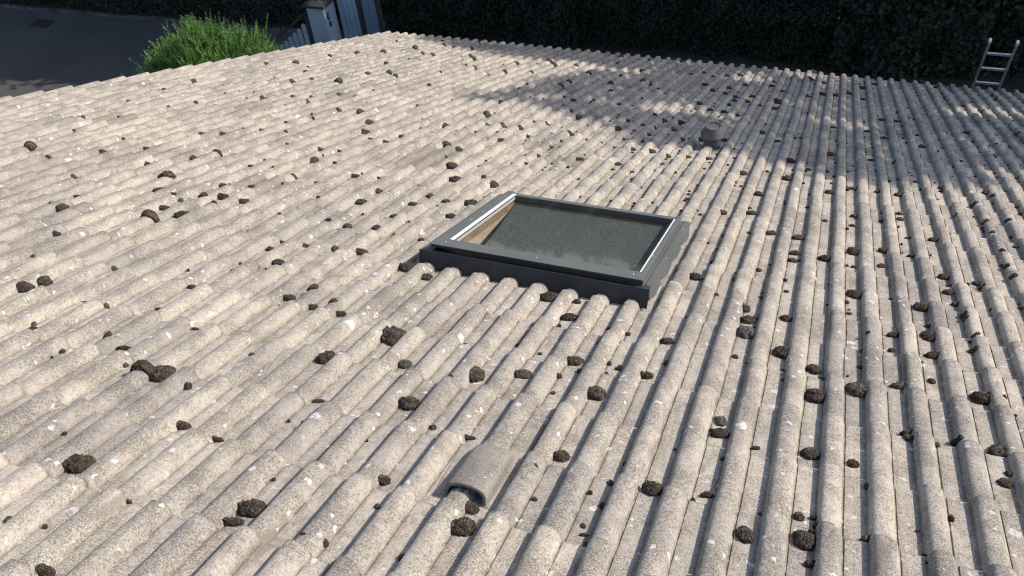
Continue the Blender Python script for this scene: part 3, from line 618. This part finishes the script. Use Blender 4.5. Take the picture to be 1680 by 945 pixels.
s_ = MB(); s_.box(-8.69, -8.60, 12.40, 12.47, 0, 2.2); s_.build('fence_post', M_CAP, fe, bevel=.004)
s_ = MB(); s_.box(-9.6, -8.6, 12.475, 12.52, 1.2, 1.30); s_.build('back_rail', M_CAP, fe)
ra = empty('stair_railing', (-10.5, 12.0, 0), 'dark sloping handrail over short round-topped pale pickets beside the pillar', 'railing')
s_ = MB(); s_.bar((-11.0, 12.06, .90), (-10.06, 12.06, 1.60), .085, .05, (0,0,1)); s_.build('handrail', M_CAP, ra, bevel=.005)
s_ = MB(); s_.box(-10.115, -10.035, 12.03, 12.10, 0, 1.54); s_.build('rail_post', M_CAP, ra, bevel=.004)
for k, (x, z) in enumerate(((-10.20,1.34),(-10.34,1.22),(-10.47,1.12),(-10.60,1.02),(-10.73,.92),(-10.86,.82))):
    s_ = MB(); picket(s_, x, 12.045, .105, z); s_.build('picket', M_WOODG, ra, bevel=.003)

# ------------------------------------------------------------------ drain and weed
dr = empty('drain_cover', (0,0,0), 'dark square drain cover sunk in the shaded driveway', 'drain')
DX, DY = -18.80, 13.24
WM[dr.name] = Matrix.Translation((DX, DY, 0)); dr.matrix_basis = WM[dr.name]
s_ = MB(); s_.box(DX-.27, DX+.27, DY-.19, DY+.19, .0045, .012); s_.build('frame', M_METALD, dr)
s_ = MB()
for k in range(9): s_.box(DX-.24, DX+.24, DY-.17+k*.038, DY-.155+k*.038, .0125, .020)
s_.build('grating', M_CAP, dr)

def leafquad(mb, p, d, n, L, W, acc, r):
    d = d.normalized(); s = d.cross(n)
    if s.length < 1e-3: s = d.orthogonal()
    s.normalize(); nn = s.cross(d)
    mb.add([p, p + d*L*.5 + s*W*.5 + nn*L*.08, p + d*L, p + d*L*.5 - s*W*.5 + nn*L*.08], [(0,1,2,3)])
    acc += [r]*4
def rv(r): 
    while 1:
        v = Vector((r.uniform(-1,1), r.uniform(-1,1), r.uniform(-1,1)))
        if .05 < v.length < 1: return v.normalized()
wd = MB(); acc = []; r_ = random.Random(3); wp = rw(-46.5, 14.29, -.12)
for k in range(12):
    d = Vector((r_.uniform(-.35,.2), r_.uniform(-.25,.3), 1)).normalized(); L = r_.uniform(.05,.15)
    leafquad(wd, wp+Vector((r_.uniform(-.02,.02), r_.uniform(-.04,.04), 0)), d, rv(r_), L, .007, acc, r_.random())
wd.a['leaf_rnd'] = acc
tag(wd.build('weed', M_JUNI, recalc=False), 'small dry green weed sprouting at the left edge of the roof', 'weed')

# ------------------------------------------------------------------ juniper
def juniper():
    r = random.Random(21); root = empty('juniper_bush', (-10.4, 9.6, 0), 'bright green spreading juniper bush in sun beyond the left roof edge', 'bush')
    mb = MB(); acc = []; st = MB(); cen = Vector((-10.60, 9.65, .5))
    def crown(ax, el):                                         # radius of the crown by heading
        return 1 + .22*noise.noise(Vector((cos(ax)*1.6, sin(ax)*1.6, el*1.8+3)))
    for k in range(3600):
        ax = r.uniform(0, 2*pi); el = math.asin(r.uniform(.0, 1)); q = r.uniform(.55, 1.0)**.6
        q *= crown(ax, el)
        base = cen + Vector((2.0*cos(ax)*cos(el)*q, 1.1*sin(ax)*cos(el)*q, 1.82*sin(el)*q))
        out = Vector((cos(ax)*cos(el), sin(ax)*cos(el), sin(el)*.8))
        d = (out*.75 + Vector((0,0,.75)) + rv(r)*.33).normalized(); L = r.uniform(.15, .40)
        if r.random() < .06: L *= r.uniform(1.5, 2.4)
        p = base - d*L*.4; bend = rv(r)*.25; tint = r.uniform(0, .75); side = d.cross(rv(r)).normalized()
        nseg = max(5, int(L/.026))
        for s in range(nseg):
            t = s/nseg; pp = p + d*L*t + bend*L*t*t; dd = (d + bend*2*t).normalized()
            ln = .085*(1-.62*t)*r.uniform(.8, 1.2)
            ph = r.uniform(0, 2*pi); sd = (side*cos(ph) + dd.cross(side)*sin(ph))
            for sg in (1, -1):
                leafquad(mb, pp, (dd*.9 + sd*sg*.75), rv(r), ln, ln*.34, acc, min(1, tint+.45*t*r.random()))
    for k in range(16):
        ax = 2*pi*k/16+r.random()*.3; st.tube((-10.35, 9.6, 0), (-10.35+1.1*cos(ax), 9.6+.7*sin(ax), r.uniform(.8, 1.7)), .035, .008, 6)
    mb.a['leaf_rnd'] = acc
    mb.build('foliage', M_JUNI, root, recalc=False); st.build('stems', M_BARK, root, recalc=False)
juniper()

# ------------------------------------------------------------------ hedge and shrubs behind the eaves
def leafy(mb, acc, r, pts, L0, L1, wr, nb):
    for p in pts:
        n = (Vector(nb) + rv(r)*.9).normalized(); d = n.orthogonal(); d.rotate(Matrix.Rotation(r.uniform(0, 2*pi), 3, n))
        d = (d + Vector((0,0,-.3))).normalized(); L = r.uniform(L0, L1)
        leafquad(mb, Vector(p), d, n, L, L*wr, acc, r.random())
def bumpy(x, z, s=0): return .30*noise.noise(Vector((x*.8, z*.9, s))) + .26*noise.noise(Vector((x*2.4, z*2.4, s+5))) + .07*noise.noise(Vector((x*6, z*6, s+9)))
def wall_of_leaves(name, label, cat, x0, x1, yf, top, n, L0, L1, wr, mat, seed, depth=1.6, group=None):
    r = random.Random(seed); xm = (x0+x1)/2
    root = empty(name, (xm, yf(xm)+depth/2, 0), label, cat, group)
    mb = MB(); acc = []; pts = []
    for k in range(n):
        x = r.uniform(x0, x1); z = r.uniform(.02, 1.9) if r.random() < .93 else r.uniform(1.9, 3.0)
        pts.append((x, yf(x) + bumpy(x, z, seed) + r.uniform(-.03, .22) - .05*min(z, 1), z))
    leafy(mb, acc, r, pts, L0, L1, wr, (0,-.8,.45))
    pts = []
    for k in range(int((x1-x0)*260)):                          # coarser growth higher up, above the picture
        x = r.uniform(x0, x1); z = r.uniform(1.8, top)
        pts.append((x, yf(x) + bumpy(x, z, seed) + r.uniform(0, .3), z + .25*noise.noise(Vector((x*1.5, seed, 0)))*(z/top)))
    leafy(mb, acc, r, pts, .16, .30, .6, (0,-.7,.6))
    mb.a['leaf_rnd'] = acc; mb.build('foliage', mat, root, recalc=False)
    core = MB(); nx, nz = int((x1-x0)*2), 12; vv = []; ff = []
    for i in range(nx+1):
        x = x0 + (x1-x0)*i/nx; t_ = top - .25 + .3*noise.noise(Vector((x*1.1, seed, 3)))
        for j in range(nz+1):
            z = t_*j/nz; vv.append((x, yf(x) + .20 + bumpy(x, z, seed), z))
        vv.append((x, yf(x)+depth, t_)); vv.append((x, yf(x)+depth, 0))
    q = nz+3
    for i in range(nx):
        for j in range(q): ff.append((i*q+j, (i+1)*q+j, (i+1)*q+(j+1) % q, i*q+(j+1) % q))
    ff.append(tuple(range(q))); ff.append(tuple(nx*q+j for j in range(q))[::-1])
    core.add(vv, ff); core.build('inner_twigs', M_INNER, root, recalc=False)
    return root
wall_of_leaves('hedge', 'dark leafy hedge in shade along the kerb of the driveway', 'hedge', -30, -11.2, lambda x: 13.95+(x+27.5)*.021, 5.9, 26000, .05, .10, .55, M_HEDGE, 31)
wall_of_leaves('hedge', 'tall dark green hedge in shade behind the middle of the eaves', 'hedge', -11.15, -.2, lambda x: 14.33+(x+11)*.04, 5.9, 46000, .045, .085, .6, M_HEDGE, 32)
wall_of_leaves('broadleaf_shrub', 'dark broad-leaved shrub behind the eaves left of the ladder', 'shrub', -.15, 2.35, lambda x: 14.72 - .28*math.exp(-((x-.75)/.7)**2), 5.4, 9000, .09, .17, .75, M_BROAD, 33)
wall_of_leaves('broadleaf_shrub', 'dark broad-leaved shrub behind the aluminium ladder at the far right', 'shrub', 2.4, 9, lambda x: 15.0 + .0*x, 5.4, 12000, .09, .16, .7, M_BROAD, 34)

# ------------------------------------------------------------------ trees whose shade falls on the roof
SHADE = [(30, 15.2), (8.7, 14.8), (6.3, 14.2), (3.47, 13.9), (0.57, 13.14), (-2.38, 13.57), (-4.41, 14.51), (-6.47, 14.83), (-8.39, 14.52), (-10.45, 14.49), (-13.77, 15.96), (-16.84, 17.05), (-18.85, 17.54), (-20.99, 18.06), (-22.47, 17.22), (-23.75, 17.17), (-22.43, 19.85), (-21.89, 22.33), (-20.35, 24.6), (-19.15, 26.17), (-22.88, 27.72), (-26.32, 26.85), (-30.17, 27.21), (-34.93, 28.35), (-41.08, 29.82), (-43, 33), (-42, 37), (30, 37)]
LIT = [(-21.33, 26.17, 2.6, 0.75), (-17, 26.2, 1.5, 0.5), (-11.4, 19.65, 1.5, 0.7), (-15.1, 18.96, 1.0, 0.35), (-7.4, 27.6, 1.5, 0.9), (-2.9, 30.4, 2.2, 0.9), (-1.25, 20.19, 0.9, 0.5), (0.9, 20.3, 1.5, 0.45), (-5.8, 19.2, 0.7, 0.5), (0.0, 30.9, 1.3, 0.7), (10.9, 25.4, 2.2, 0.8), (7.4, 24.4, 1.3, 0.45), (7.9, 15.7, 1.3, 0.5), (-7.5, 19.2, 0.6, 0.4), (-19.2, 18.7, 1.2, 0.4), (-3.5, 22.6, 0.6, 0.35), (4, 18, 0.7, 0.4), (14, 21, 1.2, 0.6)]
def inside(p, poly):
    c = False; n = len(poly)
    for i in range(n):
        (x1, y1), (x2, y2) = poly[i], poly[(i+1) % n]
        if (y1 > p[1]) != (y2 > p[1]) and p[0] < (x2-x1)*(p[1]-y1)/(y2-y1)+x1: c = not c
    return c
def shade_tree():
    r = random.Random(9); root = empty('tall_tree', (13.2, 13.0, 0), 'tall broadleaf tree standing to the right whose crown shades the far roof', 'tree')
    mb = MB(); acc = []; v = 12.5
    while v < 37:
        u = -44.
        while u < 27:
            uu = u + r.uniform(-.55, .55); vv = v + r.uniform(-.25, .25)
            if inside((uu, vv), SHADE) and r.random() > .05 and not any(((uu-a)/c/1.25)**2+((vv-b)/d/1.4)**2 < 1 for a, b, c, d in LIT):
                t = 19. + 2.2*noise.noise(Vector((uu*.08, vv*.15, 2))) + r.uniform(-1.6, 1.6)
                p = rw(uu, vv, 0) + SUN*t
                for q in range(9):
                    n = (SUN + rv(r)*.8).normalized(); d = n.orthogonal(); d.rotate(Matrix.Rotation(r.uniform(0, 2*pi), 3, n))
                    o_ = rv(r)*r.uniform(.0, .17); L = r.uniform(.12, .21)
                    leafquad(mb, p+o_-d*L*.5, d, n, L, L*.75, acc, r.random())
            u += 1.05
        v += .46
    mb.a['leaf_rnd'] = acc; mb.build('crown', M_TREE, root, recalc=False)
    tk = MB(); tk.tube((13.2,13.0,0), (13.0,12.8,6.5), .34, .24, 12); tk.tube((13.0,12.8,6.4), (12.2,12.2,12.2), .24, .08, 10)
    for k in range(12):
        q = rw(r.uniform(-22, 18), r.uniform(16, 32), 0) + SUN*19; z0 = r.uniform(6.0, 8.6); tk.tube((13.0-(z0-6.5)*.14, 12.8-(z0-6.5)*.1, z0), q, .10, .02, 6)
    tk.build('trunk', M_BARK, root)
shade_tree()
